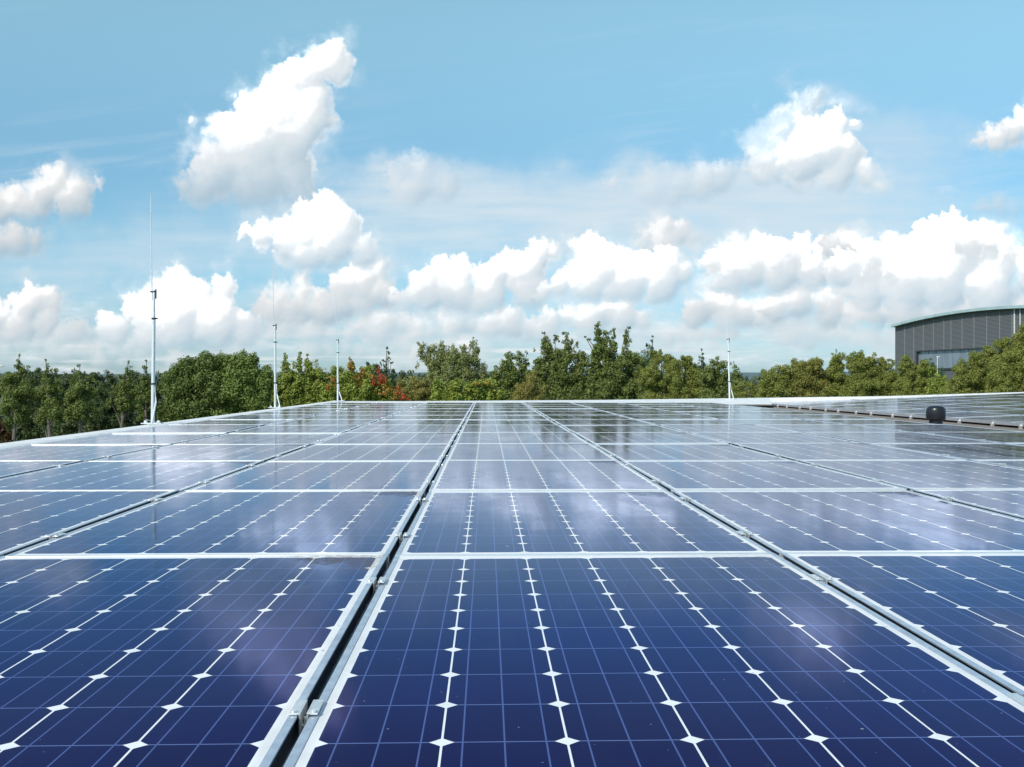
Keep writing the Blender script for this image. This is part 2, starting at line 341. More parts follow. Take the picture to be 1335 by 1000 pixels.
# ------------------------------------------------------------------ materials
PW, PL = 0.990, 1.652           # panel width and length
PITX, PITY = 1.006, 1.656
CELL = 0.1568; CELLY = 0.1556; FR = 0.0125
MX = (PW - 6*CELL)/2; MY = (PL - 10*CELLY)/2
def panel_material():
    m, t, b = mat('solar_cells', rough=.07)
    co = t.coord('Object'); x, y, z = t.sep(co)
    oi = t.n.new('ShaderNodeObjectInfo'); rnd = oi.outputs['Random']
    cx = t.m('DIVIDE', t.m('SUBTRACT', x, MX), CELL); cy = t.m('DIVIDE', t.m('SUBTRACT', y, MY), CELLY)
    fx = t.m('FRACT', cx); fy = t.m('FRACT', cy)
    ex = t.m('MULTIPLY', t.m('MINIMUM', fx, t.m('SUBTRACT', 1.0, fx)), CELL)       # distance to the cell's side, metres
    ey = t.m('MULTIPLY', t.m('MINIMUM', fy, t.m('SUBTRACT', 1.0, fy)), CELL)
    gapx = t.m('LESS_THAN', ex, .0015); gapy = t.m('LESS_THAN', ey, .0012)
    cor = t.m('ADD', t.m('POWER', ex, .94), t.m('POWER', ey, .94))
    dia = t.m('LESS_THAN', cor, .0160**.94)
    out = t.m('MAXIMUM', t.m('MAXIMUM', t.m('LESS_THAN', cx, 0.0), t.m('GREATER_THAN', cx, 6.0)), t.m('MAXIMUM', t.m('LESS_THAN', cy, 0.0), t.m('GREATER_THAN', cy, 10.0)))
    white = t.m('MAXIMUM', t.m('MAXIMUM', gapx, dia), out)
    bb = t.m('ABSOLUTE', t.m('SUBTRACT', t.m('FRACT', t.m('MULTIPLY', cx, 3.0)), .5))
    bus = t.m('LESS_THAN', bb, .0011*3/CELL)
    # cell colour, each cell a little different
    wn = t.n.new('ShaderNodeTexWhiteNoise'); wn.noise_dimensions = '3D'
    t.l.new(t.comb(t.m('FLOOR', cx), t.m('FLOOR', cy), t.m('MULTIPLY', rnd, 91.0)), wn.inputs[0])
    offs = t.comb(t.m('MULTIPLY', rnd, 37.0), t.m('MULTIPLY', rnd, 11.0), 0.0); pv = t.vm('ADD', co, offs)
    big = t.noise(pv, 1.6, 3, .5)
    cell = t.mix(t.m('POWER', wn.outputs[0], 1.6), CELL_A, CELL_B)
    cell = t.mix(t.mr(big, .35, .7), cell, CELL_C)
    cell = t.mix(t.m('MULTIPLY', t.m('FRACT', t.m('MULTIPLY', rnd, 5.7)), .45), cell, CELL_D)
    cell = t.mix(t.mr(t.noise(pv, 900, 1), .3, .8, 0, .05), cell, (.05, .06, .12))
    line = t.mix(gapy, cell, (.20, .24, .44)); line = t.mix(bus, line, (.11, .135, .29))
    fine = t.mr(t.m('ABSOLUTE', t.m('SUBTRACT', t.m('FRACT', t.m('MULTIPLY', cy, 34.0)), .5)), .36, .5, 0, .04)
    line = t.mix(t.m('MULTIPLY', fine, t.m('SUBTRACT', 1.0, white)), line, (.16, .18, .3))
    wcol = t.mix(t.mr(t.noise(pv, 14, 3), .3, .8), (.76, .77, .80), (.66, .67, .69))
    col = t.mix(white, line, wcol)
    # dirt that has dried at the low far corner and along the frame, dust speckles, a few droppings
    dfar = t.m('SUBTRACT', PL-FR, y); dright = t.m('SUBTRACT', PW-FR, x); dnear = t.m('SUBTRACT', y, FR); dleft = t.m('SUBTRACT', x, FR)
    dn = t.noise(pv, 9, 6, .7); dn2 = t.noise(pv, 45, 4, .7)
    corner = t.m('ADD', t.m('MULTIPLY', dfar, 1.1), t.m('MULTIPLY', dright, 1.0))
    dirt = t.mr(t.m('ADD', corner, t.m('MULTIPLY', dn, -.46)), .13, -.08)
    dirt = t.m('MULTIPLY', t.m('MULTIPLY', dirt, t.mr(dn2, .30, .62)), t.mr(t.m('FRACT', t.m('MULTIPLY', rnd, 7.3)), .2, .9, .25, 1))
    edge = t.m('MINIMUM', t.m('MINIMUM', dfar, dright), t.m('MINIMUM', dnear, dleft))
    band = t.mr(t.m('ADD', edge, t.m('MULTIPLY', dn, -.018)), .010, -.004)
    dirt = t.m('MAXIMUM', dirt, t.m('MULTIPLY', band, .22))
    spk = t.mr(t.noise(pv, 60, 2, .5), .752, .772); spk2 = t.mr(t.noise(pv, 130, 2, .5), .765, .785)
    col = t.mix(t.m('MULTIPLY', dirt, .8), col, (.235, .20, .17))
    col = t.mix(t.m('MULTIPLY', spk, .8), col, (.03, .03, .035)); col = t.mix(t.m('MULTIPLY', spk2, .75), col, (.55, .54, .5))
    haze = t.mr(t.noise(t.vm('MULTIPLY', pv, (1.0, .35, 1.0)), 3.2, 5, .65), .35, .8, 0, .016)
    col = t.mix(haze, col, (.42, .41, .42))
    drop = t.mr(t.m('ADD', t.noise(pv, 17, 2, .5), t.m('MULTIPLY', t.noise(pv, 90, 2), .06)), .80, .815)
    col = t.mix(t.m('MULTIPLY', drop, .85), col, (.50, .48, .43))
    t.l.new(col, b.inputs['Base Color'])
    rg = t.mr(t.noise(t.vm('MULTIPLY', pv, (1.0, .3, 1.0)), 4.5, 5, .7), .3, .75, .055, .14)
    rg = t.m('ADD', rg, t.m('MULTIPLY', dirt, .45))
    t.l.new(rg, b.inputs['Roughness'])
    b.inputs['IOR'].default_value = PANEL_IOR; b.inputs['Specular Tint'].default_value = (.15, .44, 1, 1)
    t.l.new(t.m('MULTIPLY', t.m('SUBTRACT', 1.0, white), CELL_GLOSS), b.inputs['Metallic'])
    nb = t.noise(pv, 2.3, 2, .4)
    t.l.new(t.bump(nb, .06, .01), b.inputs['Normal'])
    return m
M = {}
M['cells'] = panel_material()
def metal(name, base, rough, met=.85, ns=25, amt=.12):
    m, t, b = mat(name, base, rough, met)
    co = t.coord('Object'); n = t.noise(co, ns, 5, .6)
    t.l.new(t.mix(t.mr(n, .3, .75), base, tuple(c*(1-amt*1.6) for c in base)), b.inputs['Base Color'])
    t.l.new(t.mr(n, .25, .75, rough-.06, rough+.12), b.inputs['Roughness']); return m
M['alu'] = metal('anodised_aluminium', (.86, .87, .89), .38, .7)
M['alu_long'] = metal('aluminium_toned_reflection', (.62, .68, .77), .36, .75)  # same aluminium toned bluer and darker, painting how the long bars reflect
M['web'] = metal('shade_toned_web', (.045, .055, .085), .5, .2)  # frame sides painted near-black: shade of the gaps put into their colour
M['alu_cl'] = metal('bright_aluminium', (.86, .86, .86), .30, .75)
M['white_metal'] = metal('white_coated_metal', (.76, .76, .76), .45, .0, 6, .16)
M['galv'] = metal('galvanised_tube', (.80, .83, .85), .38, .25, 30)
M['dark_band'] = metal('dark_band', (.06, .06, .065), .5, .3)
M['backing'] = mat('panel_backsheet', (.45, .45, .45), .6)[0]
def felt():
    m, t, b = mat('roof_felt', rough=.92)
    co = t.coord('Object'); n = t.noise(co, 3, 6, .65); g = t.noise(co, 180, 2)
    c = t.mix(t.mr(n, .3, .7), (.17, .145, .13), (.12, .105, .095)); c = t.mix(t.mr(g, .3, .7, 0, .5), c, (.33, .27, .23))
    t.l.new(c, b.inputs['Base Color']); t.l.new(t.bump(g, .5, .004), b.inputs['Normal']); return m
M['felt'] = felt()
def grass():
    m, t, b = mat('grass_ground', rough=.95)
    co = t.coord('Object'); n = t.noise(co, .12, 6, .65); g = t.noise(co, 2.2, 5, .7)
    c = t.mix(t.mr(n, .35, .65), (.035, .07, .018), (.07, .10, .028)); c = t.mix(t.mr(g, .3, .8), c, (.09, .10, .035))
    t.l.new(c, b.inputs['Base Color']); t.l.new(t.bump(g, .6, .1), b.inputs['Normal']); return m
M['grass'] = grass()
def leafmat(name, a, c, e=None, amt=.25, trans=.35):
    m = bpy.data.materials.new(name); m.use_nodes = True; t = NT(m.node_tree); t.n.clear()
    o = t.n.new('ShaderNodeOutputMaterial'); ge = t.n.new('ShaderNodeNewGeometry'); rp = ge.outputs['Random Per Island']
    n = t.noise(t.coord('Object'), .55, 3, .6)
    col = t.mix(rp, a, c); col = t.mix(t.mr(n, .35, .68, 0, .7), col, tuple(x*.55+y*.45*1.25 for x, y in zip(a, c)))
    if e: col = t.mix(t.mr(t.m('ADD', t.m('MULTIPLY', n, .7), t.m('MULTIPLY', rp, .3)), .60, .72, 0, amt), col, e)
    di = t.n.new('ShaderNodeBsdfPrincipled'); di.inputs['Roughness'].default_value = .55; t.l.new(col, di.inputs['Base Color']); di.inputs['Specular IOR Level'].default_value = .35
    tr = t.n.new('ShaderNodeBsdfTranslucent')
    tc = t.mix(.6, col, (.14, .17, .015)); t.l.new(tc, tr.inputs[0])
    ms = t.n.new('ShaderNodeMixShader'); ms.inputs[0].default_value = trans
    t.l.new(di.outputs[0], ms.inputs[1]); t.l.new(tr.outputs[0], ms.inputs[2]); t.l.new(ms.outputs[0], o.inputs[0]); return m
LG = 2.5
def g(r, gg, b): return (r*LG, gg*LG, b*LG)
M['leaf_ash'] = leafmat('ash_leaves', g(.040, .060, .018), g(.095, .115, .030), g(.17, .16, .03))
M['leaf_maple'] = leafmat('maple_leaves', g(.030, .048, .013), g(.078, .100, .026), g(.12, .13, .03))
M['leaf_bright'] = leafmat('bright_leaves', g(.075, .105, .022), g(.155, .175, .032), g(.26, .20, .03), .35)
M['leaf_willow'] = leafmat('willow_leaves', g(.075, .092, .036), g(.155, .165, .062), g(.14, .13, .05))
M['leaf_scrub'] = leafmat('scrub_leaves', g(.070, .088, .020), g(.135, .140, .034), g(.16, .12, .03))
M['leaf_olive'] = leafmat('olive_leaves', g(.090, .085, .024), g(.16, .14, .040), g(.17, .10, .03))
M['leaf_alder'] = leafmat('alder_leaves', g(.040, .058, .016), g(.105, .122, .034), g(.14, .11, .03))
M['leaf_dark'] = leafmat('dark_leaves', g(.020, .032, .014), g(.045, .060, .022), g(.05, .03, .02))
M['leaf_spruce'] = leafmat('spruce_needles', g(.022, .045, .026), g(.050, .080, .040))
M['leaf_red'] = leafmat('red_leaves', (.38, .035, .025), (.70, .12, .06), (.40, .20, .05), .6)
M['leaf_orange'] = leafmat('orange_leaves', (.36, .15, .03), (.60, .32, .06), (.40, .35, .05))
def bark():
    m, t, b = mat('bark', rough=.9); co = t.coord('Object'); n = t.noise(t.vm('MULTIPLY', co, (1, 1, .25)), 12, 5, .7)
    t.l.new(t.mix(n, (.07, .06, .05), (.24, .21, .17)), b.inputs['Base Color']); t.l.new(t.bump(n, .6, .02), b.inputs['Normal']); return m
M['bark'] = bark()

# ------------------------------------------------------------------ near solar array
GX0 = -0.245; ROW0 = 2.79
TH = .040
def frame_mb():
    b = MB()
    b.box(0, FR, 0, PL, -.0035, 0).box(PW-FR, PW, 0, PL, -.0035, 0)
    b.box(0, FR, 0, PL, -TH, -TH+.0025).box(PW-FR, PW, 0, PL, -TH, -TH+.0025)
    for y0, y1 in ((0, .013), (PL-.013, PL)): b.box(0, FR, y0, y1, -TH+.0025, -.0035).box(PW-FR, PW, y0, y1, -TH+.0025, -.0035)
    b.box(FR, PW-FR, 0, FR, -TH, 0).box(FR, PW-FR, PL-FR, PL, -TH, 0)
    b.box(FR, FR+.016, FR, PL-FR, -TH, -TH+.002).box(PW-FR-.016, PW-FR, FR, PL-FR, -TH, -TH+.002)
    return b
first_panel = empty('solar_panel')
_fm = frame_mb(); _k = len(_fm.f)
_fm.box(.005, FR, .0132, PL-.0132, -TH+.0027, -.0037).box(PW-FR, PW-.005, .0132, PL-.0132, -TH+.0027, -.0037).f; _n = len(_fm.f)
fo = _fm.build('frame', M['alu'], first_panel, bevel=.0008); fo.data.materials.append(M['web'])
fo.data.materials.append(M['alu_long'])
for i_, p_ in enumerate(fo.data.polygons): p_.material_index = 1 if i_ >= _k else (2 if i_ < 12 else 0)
MB().box(FR+.0002, PW-FR-.0002, FR+.0002, PL-FR-.0002, -.0065, -.0016).build('glass', M['cells'], first_panel)
_used = [False]
def put_panel(loc, rot, label, group):
    o = first_panel if not _used[0] else copy_tree(first_panel)
    _used[0] = True
    o.location = loc; o.rotation_euler = rot
    return props(o, label=label, cat='solar panel', group=group)
rg = random.Random(4)
COLS = {-3: 'third column left', -2: 'second column left', -1: 'first column left', 0: 'first column right', 1: 'second column right', 2: 'third column right', 3: 'fourth column right', 4: 'fifth column right'}
for r in range(13):
    y0 = ROW0 + (r-1)*PITY + .002
    for c in range(-3, 5):
        x0 = GX0 + c*PITX + .008
        rot = (R(rg.uniform(-.17, .17)), R(rg.uniform(-.20, .20)), R(rg.uniform(-.03, .03)))
        put_panel((x0, y0, ROOF + rg.uniform(-.0015, .0015)), rot,
                  f'navy panel in the {ORD[r]} row, {COLS[c]} of the black centre gap', 'panels of the near array')

# ------------------------------------------------------------------ clamps between the columns
def clamp_mb():
    b = MB(); h = .008; z = .003
    b.box(-h-.011, -h+.0015, 0, .062, z-.0004, z+.0022).box(h-.0015, h+.011, 0, .062, z-.0004, z+.0022)
    b.box(-h+.0015, -h+.004, 0, .062, -.030, z+.0022).box(h-.004, h-.0015, 0, .062, -.030, z+.0022)
    b.box(-h+.004, h-.004, 0, .062, -.030, -.027)
    for s_ in (-1, 1): b.tube([(s_*(h+.0055), .0055, z+.0022), (s_*(h+.0055), .0055, z+.0050)], .0050, 12)  # flange-end highlights put into the shape as small raised discs
    return b
first_clamp = empty('panel_clamp')
clamp_mb().build('bracket', M['alu_cl'], first_clamp, bevel=.0006)
MB().tube([(0, .02, -.027), (0, .02, -.017)], .0048, 6).tube([(0, .02, -.017), (0, .02, -.006)], .0028, 8).build('bolt', M['alu_cl'], first_clamp)
GAPS = {-2: 'second gap left of centre', -1: 'first gap left of centre', 0: 'black central gap', 1: 'first gap right of centre',
        2: 'second gap right of centre', 3: 'third gap right of centre', 4: 'fourth gap right of centre'}
cu = False
for r in range(13):
    for s_, off in enumerate((.315, 1.262)):
        for c in range(-2, 5):
            o = first_clamp if not cu else copy_tree(first_clamp); cu = True
            o.location = (GX0 + c*PITX, ROW0 + (r-1)*PITY + off + rg.uniform(-.012, .012), ROOF)
            o.rotation_euler = (0, 0, R(rg.uniform(-.6, .6)))
            props(o, label=f'silver clamp in the {GAPS[c]}, {["near", "far"][s_]} end of {ORD[r]} row', cat='clamp', group='clamps holding the panels')
# rails seen through the gaps
railm = MB().box(-3.24, 4.76, -.02, .02, -.085, -TH-.001)
fr = None
for r in range(4):
    for s_, off in enumerate((.335, 1.282)):
        if fr is None: fr = railm.build('mounting_rail', M['alu']); o = fr
        else: o = fr.copy(); link(o)
        o.location = (0, ROW0 + (r-1)*PITY + off, ROOF)
        props(o, label=f'aluminium cross rail under the {["near", "far"][s_]} end of the {ORD[r]} panel row', cat='rail', group='rails under the near array')
MB().tube([(-.262, .9, -.05), (-.250, 1.15, -.055), (-.256, 1.3, -.045), (-.247, 1.42, -.06), (-.252, 1.6, -.09)], .0035, 6).build('cable', M['galv'], None, smooth=True,
    label='thin pale cable lying inside the black central gap at the bottom edge', cat='cable').location = (0, 0, ROOF)

# ------------------------------------------------------------------ raised array on the right
T2 = .037; A2X = 6.38; A2Z = CAMZ - .498; FARY = 24.56
tilt = -math.atan(T2)
cols2 = [f'{NTH[i]} column from brackets' for i in range(9)]
for r in range(9):
    y0 = FARY - (r+1)*PITY
    for c in range(8):
        xl = A2X + c*PITX
        if xl > (y0 + PITY)*.508 + .25: continue
        put_panel((xl, y0, A2Z + (xl-A2X)*T2 + rg.uniform(-.002, .002)), (R(rg.uniform(-.12, .12)), tilt + R(rg.uniform(-.12, .12)), 0),
                  f'panel of raised right array, {NTH[r]} row from parapet, {cols2[c]}', 'panels of the raised right array')
first_b = empty('edge_bracket')
MB().box(-.052, -.003, -.022, .022, -.082, -.076).box(-.046, -.011, -.018, .018, -.076, -.030).box(-.024, -.011, -.022, .022, -.030, .004).box(-.011, .012, -.022, .022, .001, .004).build('bracket', M['alu_cl'], first_b, bevel=.001)
MB().box(-.060, .02, -.032, .032, -.086, -.0825).build('foot', M['alu_cl'], first_b)
MB().tube([(-.028, 0, -.030), (-.028, 0, -.016)], .010, 6).build('bolt', M['galv'], first_b)
bu = False; k_ = 0
for r in range(9):
    for off in (1.30, .36):
        yy = FARY - (r+1)*PITY + off
        if yy < 11.6: continue
        o = first_b if not bu else copy_tree(first_b); bu = True; k_ += 1
        o.location = (A2X - .002, yy, A2Z); 
        props(o, label=f'white metal bracket on the near edge of the raised array, {NTH[k_-1] if k_ < 15 else "fifteenth"} from its far end', cat='bracket', group='brackets along the raised array edge')
MB().box(A2X-.009, A2X-.0015, 9.65, FARY, -.038, -.0008).build('edge_profile', metal('weathered_profile', (.40, .39, .42), .5, .3), None, label='long grey metal profile along the near edge of the raised right array', cat='profile').location = (0, 0, A2Z)
for i, off in enumerate((0,)):
    MB().box(A2X+.30, A2X+.34, 9.7, FARY, -.086, -TH-.002).build('mounting_rail', M['alu'], None, label='long dark rail under the left edge of the raised right array', cat='rail').location = (0, 0, A2Z)

# ------------------------------------------------------------------ the roof we stand on
ez = ROOF - .122
bld = empty('flat_roofed_building', (0, 0, 0), label='low building whose brown flat roof carries the solar panels', cat='building')
XR = 16.0; NY = -2.5; FY = 24.85
zr = ez + (XR-6.2)*T2
b = MB(); xs = [-3.28, 6.2, XR]; zs = [ez, ez, zr]
pts = [(x, y, z) for y in (NY, FY) for x, z in zip(xs, zs)] + [(x, y, z-.15) for y in (NY, FY) for x, z in zip(xs, zs)]
b.poly(pts, [(0, 1, 4, 3), (1, 2, 5, 4), (6, 9, 10, 7), (7, 10, 11, 8), (0, 3, 9, 6), (2, 8, 11, 5), (0, 6, 7, 1), (1, 7, 8, 2), (3, 4, 10, 9), (4, 5, 11, 10)])
b.build('roof_deck', M['felt'], bld)
wallm = metal('rendered_wall', (.55, .54, .51), .8, 0, 2, .15)
MB().box(-3.40, XR-.1, NY+.1, FY+.1, 0, ez-.152).build('wall', wallm, bld)
# left edge trim: folded metal strip with joints
b = MB()
for i in range(11):
    ya = NY + i*2.5; yb = min(ya + 2.494, 25.25)
    prof = [(-3.272, -.115), (-3.272, -.006), (-3.31, .004), (-3.55, -.004), (-3.60, -.018), (-3.60, -.30), (-3.585, -.30), (-3.585, -.115)]
    P_ = [(x, ya, ROOF+z) for x, z in prof] + [(x, yb, ROOF+z) for x, z in prof]; n = len(prof)
    b.poly(P_, [(i, (i+1) % n, (i+1) % n + n, i+n) for i in range(n)] + [tuple(range(n))[::-1], tuple(range(n, 2*n))])
b.build('edge_trim', M['white_metal'], bld)
# far edge flashing, rising to the right
xsf = [-3.28, -1.9, 2.75, 6.1, 6.6, 9.4, 12.6, XR]; et = [.464, .466, .438, .396, .388, .352, .258, .14]
b = MB(); top = []; n = len(xsf)
for x, e in zip(xsf, et):
    near = 22.78 if x < 6.15 else 24.66
    zb = (ROOF-.045) if x < 6.15 else A2Z + (x-6.2)*T2 - .09
    top.append([(x, near, zb), (x, 24.9, CAMZ-e-.006), (x, 25.2, CAMZ-e), (x, 25.25, CAMZ-e-.25), (x, near+.05, zb-.03)])
V = [p for q in top for p in q]; F = []
for i in range(n-1):
    for k in range(5): F.append((i*5+k, i*5+(k+1) % 5, (i+1)*5+(k+1) % 5, (i+1)*5+k))
F += [tuple(range(5)), tuple(range((n-1)*5, n*5))[::-1]]
b.poly(V, F); b.build('parapet_flashing', M['white_metal'], bld)

# ------------------------------------------------------------------ roof vent
vent = empty('roof_vent', (5.79, 13.7, ez+.001), label='black mushroom vent on the brown strip between the two arrays', cat='vent')
vm_ = mat('black_plastic', (.012, .012, .016), .28)[0]
prof = [(.072, .078), (.112, .077), (.118, .083), (.122, .13), (.122, .185), (.118, .212), (.105, .236), (.082, .250), (.045, .257), (.003, .258)]
MB().lathe(prof, 36).build('cap', vm_, vent, smooth=True)
MB().lathe([(.125, 0), (.125, .006), (.086, .010), (.084, .03), (.084, .098)], 32).build('stem', vm_, vent, smooth=True)

# ------------------------------------------------------------------ lightning rods
def rod(x, y, z0, lean, label, brace, s=1.0):
    e = empty('lightning_rod', (x, y, z0), label=label, cat='lightning rod', group='lightning rods on the roof edge')
    lx = lean
    MB().box(-.11, .10, -.05, .05, -.004, .006).box(-.085, -.06, -.02, .02, .006, .03).box(.05, .075, -.02, .02, .006, .03).build('base_plate', M['galv'], e)
    MB().tube([(0, 0, .006), (lx*.42, 0, .42), (lx*1.1, 0, 1.10)], [.019, .019, .0185], 14).tube([(lx*1.1, 0, 1.09), (lx*1.41, 0, 1.41)], [.0155, .0150], 14).build('pole', M['galv'], e, smooth=True)
    MB().tube([(lx*1.45-.022, 0, 1.30), (lx*1.45-.03, 0, 1.8), (lx*2.4-.045, 0, 2.43)], [.0062, .0058, .0042], 8).build('rod_tip', M['galv'], e, smooth=True)
    for h in (.42, 1.11):
        MB().tube([(lx*h, 0, h-.008), (lx*h, 0, h+.008)], .026, 14).box(lx*h+.02, lx*h+.042, -.006, .006, h-.007, h+.007).build('clamp_band', M['dark_band'], e)
    MB().box(lx*1.41-.040, lx*1.41+.012, -.016, .016, 1.388, 1.400).box(lx*1.41+.013, lx*1.41+.025, -.008, .008, 1.32, 1.42).build('top_bracket', M['dark_band'], e)
    MB().tube([(lx*.42+.022, 0, .40), (lx*.2+.04, -.03, .22), brace], .0095, 10).build('brace', M['galv'], e, smooth=True)
    return e
rod(-3.53, 11.45, ROOF+.004, .012, 'nearest and tallest-looking lightning rod on the left roof edge', (.13, -.45, .01))
rod(-3.58, 18.3, ROOF+.004, .0, 'lightning rod halfway along the left roof edge in front of bright green trees', (.12, -.2, .01))
rod(-3.35, 24.3, ROOF-.013, .0, 'lightning rod at the far left roof corner beside the autumn coloured tree', (.13, -.2, .01))
rod(5.60, 24.6, CAMZ-.425, -.02, 'lonely lightning rod at the far right end of the white parapet', (.05, -.2, .01), .8)
b = MB(); b.tube([(-3.40, 10.9, ROOF+.008), (-3.47, 11.0, ROOF+.05), (-3.50, 11.15, ROOF+.055), (-3.46, 11.4, ROOF+.012)], .004, 6)
b.build('conductor_wire', M['galv'], None, smooth=True, label='short looped wire at the foot of the nearest lightning rod', cat='wire')
MB().tube([(5.55, 24.3, CAMZ-.44), (6.15, 24.3, CAMZ-.436)], .007, 6).build('conductor_wire', M['dark_band'], None, label='dark wire running right from the far right lightning rod', cat='wire')

# ------------------------------------------------------------------ ground, field, hills
def sheet(name, x0, x1, y0, y1, z, m): 
    return MB().poly([(x0, y0, z), (x1, y0, z), (x1, y1, z), (x0, y1, z)], [(0, 1, 2, 3)]).build(name, m, None, kind='structure')
sheet('ground', -3500, 3500, -600, 5200, 0, M['grass'])
fm, t, bb_ = mat('dry_field', rough=.95); t.l.new(t.mix(t.noise(t.coord('Object'), .05, 5), (.20, .13, .07), (.30, .20, .10)), bb_.inputs['Base Color'])
sheet('field', 40, 400, 240, 700, .01, fm)
hm, t, bb_ = mat('hazed_wooded_hills', rough=.95); n_ = t.noise(t.coord('Object'), .02, 6, .7)
t.l.new(t.mix(n_, (.06, .10, .11), (.11, .16, .17)), bb_.inputs['Base Color'])  # distance haze painted into the woodland as a blue-green tone
nx = 160; X_ = np.linspace(-2600, 2600, nx); pr = np.random.default_rng(3)
hz = 27 + 3*np.sin(X_/420+1) + 2*np.sin(X_/130) + np.convolve(pr.normal(0, 1, nx), np.ones(3)/3, 'same')
V = []; F = []
for i in range(nx):
    for (yy, f) in ((2300, 0), (2500, .7), (2700, 1.0), (3300, 1.05), (4200, 0)): V.append((X_[i], yy, hz[i]*f - (.5 if f == 0 else 0)))
for i in range(nx-1):
    for k in range(4): a = i*5+k; F.append((a, a+5, a+6, a+1))
MB().poly(V, F).build('hills', hm, None, smooth=True, kind='structure')

# ------------------------------------------------------------------ trees
trng = np.random.default_rng(21)
def leaf_mesh(name, P, N, S, m, asp=.75):
    """one folded leaf quad per point"""
    n = len(P); N = N/np.linalg.norm(N, axis=1, keepdims=True)
    a = np.cross(N, trng.normal(size=(n, 3))); a /= np.linalg.norm(a, axis=1, keepdims=True); b = np.cross(N, a)
    S = S[:, None]
    q = np.stack([P - a*S, P - b*S*asp*.6 + N*S*.12, P + a*S*1.1, P + b*S*asp*.6 + N*S*.12], 1).reshape(-1, 3).astype(np.float32)
    me = bpy.data.meshes.new(name); me.vertices.add(4*n); me.vertices.foreach_set('co', q.ravel())
    me.loops.add(4*n); me.loops.foreach_set('vertex_index', np.arange(4*n, dtype=np.int32))
    me.polygons.add(n); me.polygons.foreach_set('loop_start', np.arange(0, 4*n, 4, dtype=np.int32))
    me.materials.append(m); me.update(calc_edges=True); return me
def leaves_for(lobes, D, leaf, dens, rough=1.0, depthspread=.6, droop=0.0, ylim=530):
    lobes = [(l[0], l[1], l[2]*1.09) + tuple(l[3:]) for l in lobes] + [(l[0]+trng.normal()*l[2]*.25, l[1]+l[2]*.9, l[2]*1.05) + tuple(l[3:]) for l in lobes if l[2] > 3.6 and l[1] < ylim]
    P = []; N = []; S = []
    px = D/FPX
    for L in lobes:
        cx, cy, r = L[:3]; dd = L[3] if len(L) > 3 else 1.0
        c = np.array(ray(cx, cy, D)); rm = r*px
        c[1] += trng.uniform(-depthspread, depthspread)*max(rm, .3)*.8
        k = max(4, int(2.6*(r/3.2)**1.35*rough))
        dirs = trng.normal(size=(k, 3)); dirs /= np.linalg.norm(dirs, axis=1, keepdims=True)
        rad = trng.uniform(.15, .92, k)[:, None]
        sc_ = c + dirs*rad*rm*np.array([1, 1, 1.0]); sr = rm*trng.uniform(.24, .50, k)
        for j in range(k):
            n = max(5, int(dens*dd*32.0*(sr[j]/px/leaf)**2*.55))
            u = trng.normal(size=(n, 3)); u /= np.linalg.norm(u, axis=1, keepdims=True)
            rr = trng.uniform(.25, 1.0, n)[:, None]**.5 * trng.uniform(.8, 1.22, n)[:, None]
            p = sc_[j] + u*rr*sr[j]
            if droop: p[:, 2] -= trng.random(n)**2*droop*sr[j]; 
            P.append(p); N.append(u + (0, 0, .35) + trng.normal(size=(n, 3))*.55); S.append(leaf*px*trng.uniform(.45, .85, n))
    P, N, S = np.concatenate(P), np.concatenate(N), np.concatenate(S)
    keep = P[:, 2] > .15
    return P[keep], N[keep], S[keep]
def tree(name, label, cat, D, lobes, m, leaf=3.2, dens=1.0, trunk=None, trunk_r=.09, droop=0.0, group='trees beyond the roof', extra=(), rough=1.0, low=True):
    leaf *= .9
    cx = trunk if trunk is not None else sum(l[0]*l[2] for l in lobes)/sum(l[2] for l in lobes)
    base = ray(cx, 497, D); base.z = 0
    e = empty(name, base, label=label, cat=cat, group=group)
    topy = min(l[1]-l[2] for l in lobes); px = D/FPX
    lob = list(lobes)
    if low:      # the part of the crown that the roof hides
        ybot = 497 + (CAMZ-.9)/px; y = max(l[1] for l in lobes) + 14; xs = [l[0] for l in lobes]; x0, x1 = min(xs), max(xs)
        while y < ybot:
            for x in np.arange(x0, x1+1, 24): lob.append((x, y, 17, .35))
            y += 24
    P, N, S = leaves_for(lob, D, leaf, dens, rough, droop=droop, ylim=530 if low else 500)
    o = link(bpy.data.objects.new('crown', leaf_mesh('crown', P - np.array(base), N, S, m))); o.parent = e
    for (ls, mm, lbl) in extra:
        P, N, S = leaves_for(ls, D-.6, leaf, dens*1.1, rough)
        o = link(bpy.data.objects.new('autumn_leaves', leaf_mesh('autumn_leaves', P - np.array(base), N, S, mm))); o.parent = e; o['label'] = lbl
    b = MB(); th = (497-topy)*px + CAMZ
    tops = sorted(lobes, key=lambda l: l[1])
    tp = ray(tops[0][0], tops[0][1], D) - base
    pts = [(0, 0, 0), (trng.normal()*.05, trng.normal()*.05, th*.3), (tp.x*.4, 0, th*.6), (tp.x, 0, tp.z)]
    b.tube(pts, [trunk_r*1.3, trunk_r, trunk_r*.6, .012], 8)
    for l in lobes[:14]:
        q = ray(l[0], l[1], D) - base; f = trng.uniform(.35, .75); s0 = Vector((tp.x*f*f, 0, min(th*f, q.z*.85)))
        mid = (s0+q)*.5 + Vector((0, 0, .1)); b.tube([tuple(s0), tuple(mid), tuple(q)], [trunk_r*.38, trunk_r*.25, .012], 6, cap=False)
    b.build('trunk', M['bark'], e, smooth=True); return e
ash = M['leaf_ash']; mp = M['leaf_maple']
tree('street_tree', 'slim pointed ash tree at the far left edge below the lamp', 'tree', 42, [(25,463,2.5,.7),(26,470,4),(25,479,7),(33,482,6),(20,494,13),(16,512,17),(31,510,14),(6,532,14),(23,538,16),(12,552,10),(3,500,9,.6)], ash, 2.3, .9, trunk=17, low=False)
